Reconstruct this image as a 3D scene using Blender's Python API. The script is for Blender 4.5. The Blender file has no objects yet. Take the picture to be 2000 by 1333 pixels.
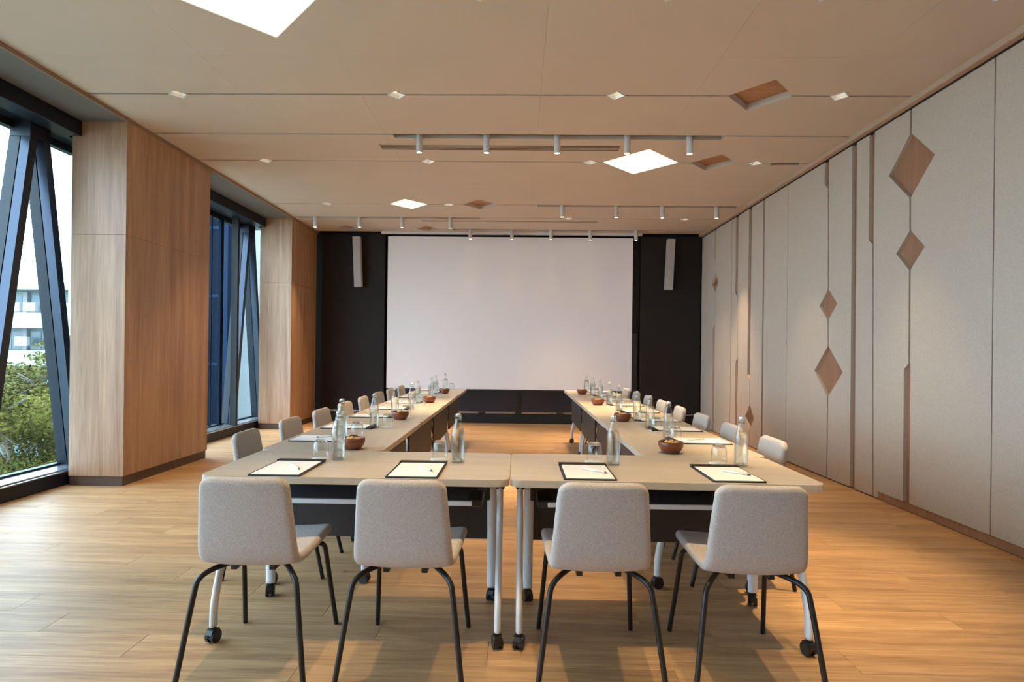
import bpy, bmesh, math, random
from mathutils import Vector, Matrix
random.seed(7)
PI = math.pi
S = bpy.context.scene
C = S.collection

# ------------------------------------------------------------------ camera
cam_d = bpy.data.cameras.new('camera'); cam = bpy.data.objects.new('camera', cam_d); C.objects.link(cam)
cam_d.sensor_width = 36.0; cam_d.lens = 36.0 * 1163.9 / 2000.0
cam_d.shift_x = 0.0057; cam_d.shift_y = 0.0093; cam_d.clip_start = 0.02; cam_d.clip_end = 300
cam.matrix_world = (Matrix.Translation((0, 0, 1.268)) @ Matrix.Rotation(0.0195, 4, 'Z')
                    @ Matrix.Rotation(PI / 2 + 0.0013, 4, 'X') @ Matrix.Rotation(0.0120, 4, 'Z'))
S.camera = cam

# ------------------------------------------------------------------ sky and exposure
W = bpy.data.worlds.new('overcast_sky'); S.world = W; W.use_nodes = True
bg = W.node_tree.nodes['Background']; bg.inputs['Color'].default_value = (0.57, 0.78, 1.0, 1); bg.inputs['Strength'].default_value = 9.4
S.view_settings.view_transform = 'Standard'; S.view_settings.look = 'None'
S.view_settings.gamma = 1.0; S.view_settings.use_curve_mapping = False
S.view_settings.exposure = 0.2
S.cycles.use_denoising = True; S.cycles.use_adaptive_sampling = True; S.cycles.adaptive_threshold = 0.12; S.cycles.adaptive_min_samples = 16
S.cycles.max_bounces = 6; S.cycles.diffuse_bounces = 3; S.cycles.glossy_bounces = 3; S.cycles.transparent_max_bounces = 16
S.cycles.sample_clamp_indirect = 6.0

SPOT_W = 190.0        # track spotlights
DOWN_W = 125.0        # recessed downlights
PANEL_E = 1.5        # glowing ceiling panels
WARM = (1.0, 0.71, 0.36)

# ------------------------------------------------------------------ room numbers (metres)
XR, XL, ZC, YB, XW = 3.19, -3.567, 3.347, 10.448, -4.11
YBACK = -3.0
TH = 0.73            # table height
TL, TD = 1.316, 0.653

# ------------------------------------------------------------------ helpers
def link(o, parent=None):
    C.objects.link(o)
    if parent is not None: o.parent = parent
    return o
def mesh_obj(name, bm, mat, parent=None, smooth=False, loc=None):
    bmesh.ops.recalc_face_normals(bm, faces=bm.faces)
    me = bpy.data.meshes.new(name); bm.to_mesh(me); bm.free()
    if smooth:
        for p in me.polygons: p.use_smooth = True
    if mat: me.materials.append(mat)
    o = bpy.data.objects.new(name, me)
    if loc: o.location = loc
    return link(o, parent)
def inst(name, me, parent=None, loc=(0, 0, 0), rot=(0, 0, 0)):
    o = bpy.data.objects.new(name, me); o.location = loc; o.rotation_euler = rot
    return link(o, parent)
def tag(o, label, cat, group=None):
    o['label'] = label; o['category'] = cat
    if group: o['group'] = group
    return o
def thing(name, label, cat, loc=(0, 0, 0), rz=0, group=None):
    o = bpy.data.objects.new(name, None); o.location = loc; o.rotation_euler = (0, 0, rz)
    o.empty_display_size = 0.1; link(o)
    return tag(o, label, cat, group)
def struct(o, label=None, cat=None):
    o['kind'] = 'structure'
    if label: o['label'] = label
    if cat: o['category'] = cat
    return o
def copy_tree(o, parent=None):
    c = o.copy(); link(c, parent)
    for ch in o.children: copy_tree(ch, c)
    return c
def add_box(bm, x0, x1, y0, y1, z0, z1):
    v = [bm.verts.new(p) for p in ((x0, y0, z0), (x1, y0, z0), (x1, y1, z0), (x0, y1, z0), (x0, y0, z1), (x1, y0, z1), (x1, y1, z1), (x0, y1, z1))]
    for f in ((0, 3, 2, 1), (4, 5, 6, 7), (0, 1, 5, 4), (1, 2, 6, 5), (2, 3, 7, 6), (3, 0, 4, 7)): bm.faces.new([v[i] for i in f])
def box(name, x0, x1, y0, y1, z0, z1, mat, parent=None, bev=0):
    bm = bmesh.new(); add_box(bm, x0, x1, y0, y1, z0, z1)
    if bev: bmesh.ops.bevel(bm, geom=bm.edges[:], offset=bev, segments=2, affect='EDGES', profile=0.5)
    return mesh_obj(name, bm, mat, parent)
def add_prism(bm, poly, a0, a1, axis):
    """poly of 2-D points, extruded from a0 to a1 along axis ('x': poly is (y,z); 'y': (x,z); 'z': (x,y))"""
    f = {'x': lambda p, a: (a, p[0], p[1]), 'y': lambda p, a: (p[0], a, p[1]), 'z': lambda p, a: (p[0], p[1], a)}[axis]
    A = [bm.verts.new(f(p, a0)) for p in poly]; B = [bm.verts.new(f(p, a1)) for p in poly]
    bm.faces.new(A); bm.faces.new(B[::-1]); n = len(poly)
    for i in range(n): bm.faces.new((A[i], B[i], B[(i + 1) % n], A[(i + 1) % n]))
def prism(name, poly, a0, a1, axis, mat, parent=None):
    bm = bmesh.new(); add_prism(bm, poly, a0, a1, axis); return mesh_obj(name, bm, mat, parent)
def rrect(x0, x1, y0, y1, r, n=5):
    P = []
    for cx, cy, a in ((x1 - r, y1 - r, 0), (x0 + r, y1 - r, 90), (x0 + r, y0 + r, 180), (x1 - r, y0 + r, 270)):
        for k in range(n + 1):
            t = math.radians(a + 90 * k / n); P.append((cx + r * math.cos(t), cy + r * math.sin(t)))
    return P
def smooth_path(pts, n=5):
    out = []; P = [Vector(p) for p in pts]
    for i in range(len(P) - 1):
        p0 = P[max(i - 1, 0)]; p1 = P[i]; p2 = P[i + 1]; p3 = P[min(i + 2, len(P) - 1)]
        for k in range(n):
            t = k / n
            out.append(0.5 * ((2 * p1) + (p2 - p0) * t + (2 * p0 - 5 * p1 + 4 * p2 - p3) * t * t + (3 * p1 - p0 - 3 * p2 + p3) * t ** 3))
    out.append(P[-1]); return out
def add_tube(bm, pts, rx, ry=None, seg=10, up=(1, 0, 0)):
    ry = ry or rx; pts = [Vector(p) for p in pts]; rings = []
    rxs = rx if isinstance(rx, (list, tuple)) else [rx] * len(pts)
    rys = ry if isinstance(ry, (list, tuple)) else [ry] * len(pts)
    for i, p in enumerate(pts):
        d = (pts[min(i + 1, len(pts) - 1)] - pts[max(i - 1, 0)]).normalized()
        u = Vector(up); u = (u - d * u.dot(d))
        if u.length < 1e-4: u = Vector((0, 1, 0)) - d * d.y
        u.normalize(); w = d.cross(u)
        rings.append([bm.verts.new(p + u * (rxs[i] * math.cos(2 * PI * k / seg)) + w * (rys[i] * math.sin(2 * PI * k / seg))) for k in range(seg)])
    for a, b in zip(rings, rings[1:]):
        for k in range(seg): bm.faces.new((a[k], a[(k + 1) % seg], b[(k + 1) % seg], b[k]))
    bm.faces.new(rings[0][::-1]); bm.faces.new(rings[-1])
def tube(name, pts, rx, mat, parent=None, ry=None, seg=10, up=(1, 0, 0)):
    bm = bmesh.new(); add_tube(bm, pts, rx, ry, seg, up); return mesh_obj(name, bm, mat, parent, True)
def add_lathe(bm, prof, seg=24, c=(0, 0, 0)):
    rings = []
    for r, z in prof:
        if r < 1e-5: rings.append([bm.verts.new((c[0], c[1], c[2] + z))])
        else: rings.append([bm.verts.new((c[0] + r * math.cos(2 * PI * k / seg), c[1] + r * math.sin(2 * PI * k / seg), c[2] + z)) for k in range(seg)])
    for a, b in zip(rings, rings[1:]):
        for k in range(seg):
            k2 = (k + 1) % seg
            if len(a) == 1 and len(b) > 1: bm.faces.new((a[0], b[k2], b[k]))
            elif len(b) == 1 and len(a) > 1: bm.faces.new((a[k], a[k2], b[0]))
            elif len(a) > 1: bm.faces.new((a[k], a[k2], b[k2], b[k]))
def lathe(name, prof, mat, parent=None, seg=24, loc=None):
    bm = bmesh.new(); add_lathe(bm, prof, seg); return mesh_obj(name, bm, mat, parent, True, loc)

# ------------------------------------------------------------------ materials
def new_mat(name):
    m = bpy.data.materials.new(name); m.use_nodes = True
    return m, m.node_tree.nodes, m.node_tree.links, m.node_tree.nodes['Principled BSDF']
def plain(name, col, rough=0.5, metal=0.0, noise=0.0, scale=40, spec=0.5):
    m, N, L, b = new_mat(name)
    b.inputs['Base Color'].default_value = (*col, 1); b.inputs['Roughness'].default_value = rough
    b.inputs['Metallic'].default_value = metal; b.inputs['Specular IOR Level'].default_value = spec
    if noise:
        tc = N.new('ShaderNodeTexCoord'); n = N.new('ShaderNodeTexNoise'); n.inputs['Scale'].default_value = scale; n.inputs['Detail'].default_value = 4
        r = N.new('ShaderNodeValToRGB'); r.color_ramp.elements[0].position = 0.3; r.color_ramp.elements[1].position = 0.7
        r.color_ramp.elements[0].color = (*[c * (1 - noise) for c in col], 1); r.color_ramp.elements[1].color = (*[min(1, c * (1 + noise)) for c in col], 1)
        L.new(tc.outputs['Object'], n.inputs['Vector']); L.new(n.outputs['Fac'], r.inputs['Fac']); L.new(r.outputs['Color'], b.inputs['Base Color'])
    return m
def wood(name, c0, c1, axis, rough=0.4, freq=14, per_object=0.0, fine=0.35, stretch=0.06, world=True):
    """long grain along axis"""
    m, N, L, b = new_mat(name)
    geo = N.new('ShaderNodeNewGeometry'); tc = N.new('ShaderNodeTexCoord'); oi = N.new('ShaderNodeObjectInfo')
    mp = N.new('ShaderNodeMapping'); sc = [1.0, 1.0, 1.0]; sc['xyz'.index(axis)] = stretch; mp.inputs['Scale'].default_value = sc
    add = N.new('ShaderNodeVectorMath'); add.operation = 'MULTIPLY_ADD'
    comb = N.new('ShaderNodeCombineXYZ')
    for i in range(3): L.new(oi.outputs['Random'], comb.inputs[i])
    L.new(comb.outputs[0], add.inputs[0]); add.inputs[1].default_value = (37.0, 23.0, 11.0) if per_object else (0, 0, 0)
    L.new(geo.outputs['Position'] if world else tc.outputs['Object'], add.inputs[2])
    L.new(add.outputs[0], mp.inputs['Vector'])
    n1 = N.new('ShaderNodeTexNoise'); n1.inputs['Scale'].default_value = freq; n1.inputs['Detail'].default_value = 6; n1.inputs['Distortion'].default_value = 0.6
    n2 = N.new('ShaderNodeTexNoise'); n2.inputs['Scale'].default_value = freq * 7; n2.inputs['Detail'].default_value = 3
    L.new(mp.outputs[0], n1.inputs['Vector']); L.new(mp.outputs[0], n2.inputs['Vector'])
    mx = N.new('ShaderNodeMix'); mx.inputs['Factor'].default_value = fine
    L.new(n1.outputs['Fac'], mx.inputs['A']); L.new(n2.outputs['Fac'], mx.inputs['B'])
    r = N.new('ShaderNodeValToRGB'); r.color_ramp.elements[0].position = 0.30; r.color_ramp.elements[1].position = 0.68
    r.color_ramp.elements[0].color = (*c0, 1); r.color_ramp.elements[1].color = (*c1, 1)
    L.new(mx.outputs['Result'], r.inputs['Fac'])
    out = r.outputs['Color']
    if per_object:
        hs = N.new('ShaderNodeHueSaturation'); mr = N.new('ShaderNodeMapRange')
        mr.inputs['To Min'].default_value = 1 - per_object; mr.inputs['To Max'].default_value = 1 + per_object
        L.new(oi.outputs['Random'], mr.inputs['Value']); L.new(mr.outputs[0], hs.inputs['Value']); L.new(out, hs.inputs['Color']); out = hs.outputs[0]
    L.new(out, b.inputs['Base Color']); b.inputs['Roughness'].default_value = rough
    bp = N.new('ShaderNodeBump'); bp.inputs['Strength'].default_value = 0.06; bp.inputs['Distance'].default_value = 0.002
    L.new(n2.outputs['Fac'], bp.inputs['Height']); L.new(bp.outputs[0], b.inputs['Normal'])
    return m
def fabric(name, c0, c1, scale, rough=0.95, bump=0.25, world=False, sheen=0.0):
    m, N, L, b = new_mat(name)
    tc = N.new('ShaderNodeTexCoord'); geo = N.new('ShaderNodeNewGeometry'); vec = geo.outputs['Position'] if world else tc.outputs['Object']
    facs = []
    for sx in ((1, 1, 6), (6, 6, 1)):
        mp = N.new('ShaderNodeMapping'); mp.inputs['Scale'].default_value = sx; L.new(vec, mp.inputs['Vector'])
        n = N.new('ShaderNodeTexNoise'); n.inputs['Scale'].default_value = scale; n.inputs['Detail'].default_value = 3; L.new(mp.outputs[0], n.inputs['Vector']); facs.append(n)
    mx = N.new('ShaderNodeMix'); mx.inputs['Factor'].default_value = 0.5
    L.new(facs[0].outputs['Fac'], mx.inputs['A']); L.new(facs[1].outputs['Fac'], mx.inputs['B'])
    r = N.new('ShaderNodeValToRGB'); r.color_ramp.elements[0].position = 0.36; r.color_ramp.elements[1].position = 0.64
    r.color_ramp.elements[0].color = (*c0, 1); r.color_ramp.elements[1].color = (*c1, 1)
    L.new(mx.outputs['Result'], r.inputs['Fac']); L.new(r.outputs['Color'], b.inputs['Base Color']); b.inputs['Roughness'].default_value = rough
    b.inputs['Specular IOR Level'].default_value = 0.2; b.inputs['Sheen Weight'].default_value = sheen
    bp = N.new('ShaderNodeBump'); bp.inputs['Strength'].default_value = bump; bp.inputs['Distance'].default_value = 0.001
    L.new(mx.outputs['Result'], bp.inputs['Height']); L.new(bp.outputs[0], b.inputs['Normal'])
    return m
def emit(name, col, s):
    m = bpy.data.materials.new(name); m.use_nodes = True; N = m.node_tree.nodes; N.clear()
    e = N.new('ShaderNodeEmission'); e.inputs['Color'].default_value = (*col, 1); e.inputs['Strength'].default_value = s
    o = N.new('ShaderNodeOutputMaterial'); m.node_tree.links.new(e.outputs[0], o.inputs[0]); return m
def pane_glass(name, tint=(1, 1, 1), refl=0.6):
    m = bpy.data.materials.new(name); m.use_nodes = True; N = m.node_tree.nodes; L = m.node_tree.links; N.clear()
    t = N.new('ShaderNodeBsdfTransparent'); t.inputs['Color'].default_value = (*tint, 1)
    g = N.new('ShaderNodeBsdfGlossy'); g.inputs['Roughness'].default_value = 0.02
    lw = N.new('ShaderNodeLayerWeight'); lw.inputs['Blend'].default_value = 0.5
    f = N.new('ShaderNodeMath'); f.operation = 'POWER'; f.inputs[1].default_value = 4.0; L.new(lw.outputs['Facing'], f.inputs[0])
    k = N.new('ShaderNodeMath'); k.operation = 'MULTIPLY_ADD'; k.inputs[1].default_value = refl; k.inputs[2].default_value = 0.03
    mx = N.new('ShaderNodeMixShader'); o = N.new('ShaderNodeOutputMaterial')
    L.new(f.outputs[0], k.inputs[0]); L.new(k.outputs[0], mx.inputs[0]); L.new(t.outputs[0], mx.inputs[1]); L.new(g.outputs[0], mx.inputs[2]); L.new(mx.outputs[0], o.inputs[0]); return m
def table_glass(name, ior, clear=0.4, tint=(1, 1, 1)):
    m = bpy.data.materials.new(name); m.use_nodes = True; N = m.node_tree.nodes; L = m.node_tree.links; N.clear()
    t = N.new('ShaderNodeBsdfTransparent'); t.inputs['Color'].default_value = (*tint, 1)
    g = N.new('ShaderNodeBsdfGlass'); g.inputs['IOR'].default_value = ior; g.inputs['Roughness'].default_value = 0.0; g.inputs['Color'].default_value = (*tint, 1)
    mx = N.new('ShaderNodeMixShader'); mx.inputs[0].default_value = clear; o = N.new('ShaderNodeOutputMaterial')
    L.new(g.outputs[0], mx.inputs[1]); L.new(t.outputs[0], mx.inputs[2]); L.new(mx.outputs[0], o.inputs[0]); return m

M = {}
M['floor'] = wood('oak_plank', (0.31, 0.165, 0.07), (0.57, 0.35, 0.175), 'x', rough=0.48, freq=14, per_object=0.06, fine=0.45, stretch=0.05)
for n_ in M['floor'].node_tree.nodes:
    if n_.type == 'VALTORGB': n_.color_ramp.elements[0].position = 0.35; n_.color_ramp.elements[1].position = 0.63
M['column'] = wood('column_veneer', (0.30, 0.15, 0.08), (0.58, 0.345, 0.205), 'z', rough=0.42, freq=11, fine=0.4, stretch=0.04)
M['wallwood'] = wood('wall_veneer', (0.25, 0.12, 0.065), (0.37, 0.19, 0.108), 'z', rough=0.5, freq=10, stretch=0.06)
M['ceilwood'] = wood('recess_veneer', (0.36, 0.17, 0.08), (0.50, 0.26, 0.13), 'x', rough=0.5, freq=8, stretch=0.12)
M['tabletop'] = wood('table_laminate', (0.47, 0.385, 0.295), (0.61, 0.52, 0.42), 'x', rough=0.34, freq=8, fine=0.25, stretch=0.1, world=False)
M['plinth'] = plain('plinth_brown', (0.11, 0.065, 0.045), 0.5)
M['core'] = plain('dark_core', (0.03, 0.02, 0.015), 0.9)
M['ceiling'] = plain('ceiling_paint', (0.62, 0.53, 0.46), 0.85, noise=0.02, scale=2)
M['ceil_edge'] = plain('ceiling_edge_brown', (0.30, 0.19, 0.12), 0.6)
M['ceil_edge2'] = plain('ceiling_edge_tan', (0.50, 0.36, 0.26), 0.6)
M['soffit'] = plain('soffit_grey', (0.16, 0.15, 0.145), 0.8)
M['panel'] = fabric('wall_fabric', (0.47, 0.39, 0.315), (0.575, 0.49, 0.405), 60, world=True, bump=0.12)
M['frame'] = plain('window_metal', (0.012, 0.016, 0.026), 0.38, 0.0, spec=0.3)
M['frame_face'] = plain('window_metal_satin', (0.05, 0.06, 0.085), 0.3, 0.7)
M['sill'] = plain('sill_aluminium', (0.55, 0.57, 0.60), 0.25, 0.8)
M['navy'] = plain('navy_glass', (0.0025, 0.005, 0.0105), 0.9, spec=0.1)
M['navy2'] = plain('navy_light_strip', (0.009, 0.018, 0.038), 0.9, spec=0.1)
M['glass'] = pane_glass('window_glass', (0.94, 0.98, 0.97))
M['charcoal'] = plain('charcoal_panel', (0.0225, 0.0195, 0.0195), 0.7, noise=0.06, scale=3, spec=0.2)
M['black'] = plain('black_matte', (0.008, 0.008, 0.009), 0.6)
M['boards'] = plain('slate_board', (0.018, 0.022, 0.034), 0.25)
M['steel'] = plain('brushed_rail', (0.35, 0.37, 0.40), 0.3, 0.9)
M['screen'] = plain('screen_white', (0.90, 0.87, 0.89), 0.9)
M['white_metal'] = plain('white_powder_coat', (0.72, 0.73, 0.76), 0.32)
M['caster'] = plain('caster_black', (0.012, 0.012, 0.013), 0.4)
M['legs'] = plain('chair_leg_black', (0.014, 0.013, 0.013), 0.42, 0.2)
M['seat'] = fabric('grey_weave', (0.29, 0.25, 0.228), (0.62, 0.55, 0.51), 190, bump=0.5, sheen=0.15)
M['modesty'] = plain('modesty_charcoal', (0.028, 0.025, 0.027), 0.5)
M['mesh'] = plain('shelf_grey', (0.13, 0.13, 0.145), 0.55, noise=0.3, scale=160)
M['leather'] = plain('leather_black', (0.016, 0.013, 0.012), 0.45, noise=0.15, scale=200)
M['paper'] = plain('paper_white', (0.88, 0.87, 0.86), 0.7)
M['pen'] = plain('pen_white', (0.80, 0.80, 0.79), 0.25)
M['pentip'] = plain('pen_tip', (0.12, 0.12, 0.12), 0.3, 0.6)
M['bowl'] = wood('bowl_wood', (0.13, 0.032, 0.014), (0.26, 0.075, 0.032), 'x', rough=0.3, freq=20, stretch=0.3, world=False)
M['snack'] = plain('snack_yellow', (0.72, 0.46, 0.14), 0.6, noise=0.3, scale=30)
M['bottle'] = pane_glass('bottle_glass', (0.97, 0.985, 0.98), 1.0)
M['water'] = table_glass('bottle_water', 1.33, 0.5, (0.99, 1.0, 0.995))
M['tumbler'] = pane_glass('tumbler_glass', (0.97, 0.98, 0.98), 1.0)
M['tumbler_base'] = table_glass('tumbler_base', 1.45, 0.35)
M['ceramic'] = plain('stopper_ceramic', (0.78, 0.78, 0.78), 0.25)
M['wire'] = plain('bail_wire', (0.35, 0.35, 0.36), 0.25, 0.9)
M['coaster'] = plain('coaster_paper', (0.80, 0.78, 0.75), 0.8)
M['spot'] = plain('spot_white', (0.62, 0.60, 0.59), 0.4)
M['track'] = plain('track_dark', (0.05, 0.038, 0.03), 0.5)
M['lens'] = emit('lamp_lens', (1.0, 0.86, 0.66), 12.0)
M['diffuser'] = emit('panel_diffuser', (1.0, 0.93, 0.60), PANEL_E)
M['reflector'] = plain('lamp_reflector', (0.75, 0.74, 0.72), 0.2, 0.3)
M['speaker'] = plain('speaker_grey', (0.42, 0.40, 0.38), 0.6, noise=0.1, scale=90)
M['bldg'] = plain('building_white', (0.32, 0.33, 0.32), 0.8, noise=0.04, scale=0.8)
M['bldg2'] = plain('building_shade', (0.24, 0.30, 0.30), 0.8)
M['bglass'] = plain('building_glass', (0.10, 0.14, 0.16), 0.2)
M['ac'] = plain('ac_white', (0.42, 0.43, 0.44), 0.6)
M['acfan'] = plain('ac_fan', (0.35, 0.37, 0.38), 0.6)
M['bark'] = plain('bark', (0.12, 0.095, 0.07), 0.9, noise=0.3, scale=12)
M['ground'] = plain('outside_ground', (0.20, 0.22, 0.17), 0.9, noise=0.3, scale=0.6)
def leaf_mat(name, c0, c1):
    m, N, L, b = new_mat(name); geo = N.new('ShaderNodeNewGeometry'); n = N.new('ShaderNodeTexNoise'); n.inputs['Scale'].default_value = 1.3; n.inputs['Detail'].default_value = 3
    r = N.new('ShaderNodeValToRGB'); r.color_ramp.elements[0].color = (*c0, 1); r.color_ramp.elements[1].color = (*c1, 1); r.color_ramp.elements[0].position = .35; r.color_ramp.elements[1].position = .65
    L.new(geo.outputs['Position'], n.inputs['Vector']); L.new(n.outputs['Fac'], r.inputs['Fac']); L.new(r.outputs['Color'], b.inputs['Base Color']); b.inputs['Roughness'].default_value = 0.8; b.inputs['Specular IOR Level'].default_value = 0.1
    return m
M['leaf'] = leaf_mat('leaf_green', (0.04, 0.042, 0.006), (0.15, 0.13, 0.026))
M['leaf2'] = leaf_mat('leaf_olive', (0.06, 0.06, 0.015), (0.16, 0.14, 0.045))

# ================================================================== FLOOR
fl = struct(box('floor', -4.5, XR + 0.1, YBACK - 0.1, YB + 0.5, -0.12, -0.014, M['core']), 'warm oak plank floor running across the room', 'floor')
PW, PL = 0.20, 1.50
plank_cache = {}
def plank_mesh(w):
    k = round(w, 3)
    if k not in plank_cache:
        bm = bmesh.new(); add_box(bm, 0, w - 0.0012, 0, PW - 0.0012, -0.014, 0)
        bmesh.ops.bevel(bm, geom=[e for e in bm.edges if e.verts[0].co.z > -0.001 and e.verts[1].co.z > -0.001], offset=0.0008, segments=1, affect='EDGES')
        me = bpy.data.meshes.new('plank'); bm.to_mesh(me); bm.free(); me.materials.append(M['floor']); plank_cache[k] = me
    return plank_cache[k]
X0, X1 = XW - 0.05, XR + 0.04
rest = bmesh.new(); y = YBACK; row = 0
while y < YB + 0.25:
    x = X0 - [0.0, 0.5, 1.0, 0.25, 0.75, 1.25][row % 6] * 1.0 - random.choice((0, 0.1, 0.2))
    while x < X1:
        a, b_ = max(x, X0), min(x + PL, X1)
        if b_ - a > 0.02:
            if y > 1.75 and y < YB + 0.1: inst('plank', plank_mesh(b_ - a), fl, (a, y, 0))
            else: add_box(rest, a, b_ - 0.0012, y, y + PW - 0.0012, -0.014, 0)
        x += PL
    y += PW; row += 1
o = mesh_obj('plank_field', rest, M['floor'], fl); o['kind'] = 'stuff'

# ================================================================== CEILING
ce = struct(box('ceiling', XL - 0.0, XR + 0.1, YBACK - 0.1, YB + 0.5, ZC + 0.085, ZC + 0.2, M['core']), 'beige ceiling with slim slots and diamond recesses', 'ceiling')
CX0, CX1 = XL + 0.012, XR - 0.06
# rows: y -> list of ('d', cx, hw, hh) diamonds or ('t', x0, x1, w) notches towards the back
DL = (-2.81, -1.01, 0.768, 2.557)
dsm = lambda x: ('d', x, 0.078, 0.085)
ROWS = [
    (-1.8, 0.027, [dsm(x) for x in DL]), (0.2, 0.027, [dsm(x) for x in DL]),  # both downlight rows are unseen, added for warm fill light
    (1.2, 0.027, [('d', -1.6, 0.42, 0.44)]),
    (2.10, 0.027, [('t', -1.23, 1.95, 0.10)]),
    (3.45, 0.027, [('d', -1.637, 0.481, 0.508), dsm(-0.25), dsm(0.85), dsm(1.75), dsm(2.75)]),
    (4.20, 0.0015, []),
    (4.828, 0.027, [dsm(x) for x in DL] + [('d', 1.927, 0.262, 0.291)]),
    (5.722, 0.027, [('t', -1.23, 1.95, 0.10)]),
    (6.528, 0.025, [dsm(x) for x in DL] + [('d', 1.315, 0.416, 0.436), ('d', 2.105, 0.248, 0.28), ('t', 2.736, 3.06, 0.07)]),
    (7.45, 0.0015, []),
    (8.455, 0.025, [dsm(-2.75), dsm(-1.01), ('d', -1.58, 0.277, 0.295), ('d', -0.556, 0.25, 0.293), ('t', 0.257, 3.08, 0.09)]),
    (9.285, 0.025, [('t', -3.50, -0.618, 0.09), dsm(0.77), dsm(2.56)]),
    (10.15, 0.014, [('d', -2.93, 0.19, 0.215), ('d', -1.56, 0.19, 0.213), ('t', -1.135, 2.218, 0.12)]),
]
SEAMS = [-2.28, -1.30, 0.16, 1.40, 2.45]
def edge_pts(y, gap, feats, side):
    """points along an edge from CX0 to CX1; side +1: strip lies at larger y"""
    ye = y + side * gap / 2; pts = []
    for f in sorted(feats, key=lambda f: f[1]):
        if f[0] == 'd':
            _, cx, hw, hh = f; k = 1 - gap / 2 / hh; pts += [(cx - hw * k, ye), (cx, y + side * hh), (cx + hw * k, ye)]
        elif side > 0:
            _, a, b2, w = f; pts += [(a, ye), (a, y + w), (b2, y + w), (b2, ye)]
    return ye, pts
bounds = [(YBACK, 0.0, [])] + ROWS + [(YB - 0.02, 0.0, [])]
for (ya, ga, fa), (yb, gb, fb) in zip(bounds, bounds[1:]):
    ye0, lo = edge_pts(ya, ga, fa, 1); ye1, hi = edge_pts(yb, gb, fb, -1)
    spans = [(f[1] - f[2], f[1] + f[2]) if f[0] == 'd' else (f[1], f[2]) for f in fa] + [(f[1] - f[2], f[1] + f[2]) for f in fb if f[0] == 'd']
    cuts = [CX0] + [s for s in SEAMS if not any(a - 0.03 < s < b2 + 0.03 for a, b2 in spans)] + [CX1]
    for xa, xb in zip(cuts, cuts[1:]):
        xa2 = xa + (0.0006 if xa != CX0 else 0); xb2 = xb - (0.0006 if xb != CX1 else 0)
        poly = [(xa2, ye0)] + [p for p in lo if xa < p[0] < xb] + [(xb2, ye0), (xb2, ye1)] + [p for p in reversed(hi) if xa < p[0] < xb] + [(xa2, ye1)]
        prism('ceiling_panel', poly, ZC, ZC + 0.085, 'z', M['ceiling'], ce)
for y, g, feats in ROWS:
    for f in feats:
        if f[0] == 'd' and f[2] > 0.1 and (f[1], y) not in ((-1.637, 3.45), (1.315, 6.528), (-1.58, 8.455), (-1.6, 1.2)):
            _, cx, hw, hh = f; prism('recess_panel', [(cx - hw, y), (cx, y - hh), (cx + hw, y), (cx, y + hh)], ZC + 0.055, ZC + 0.07, 'z', M['ceilwood'], ce)
# edges of the ceiling
struct(box('trim_1', XL - 0.006, XL + 0.012, YBACK, YB, 3.312, ZC + 0.02, M['ceil_edge']), 'brown edge of the ceiling above the windows', 'trim')
struct(box('trim_2', XR - 0.06, XR - 0.002, YBACK, YB, 3.300, ZC + 0.06, M['ceil_edge2'], bev=0.004), 'brown ceiling edge strip along the fabric wall', 'trim')
struct(box('shadow_gap', XR + 0.004, XR + 0.1, YBACK, YB, 3.288, ZC + 0.08, M['core']), 'dark strip painted as the shadow gap above the fabric wall panels', 'trim')  # solid dark strip colours in the shade of the gap
struct(box('soffit_strip', -4.5, XL - 0.006, YBACK, YB + 0.3, 3.315, 3.46, M['soffit']), 'dark grey lowered strip of ceiling above the windows', 'soffit')

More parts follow.
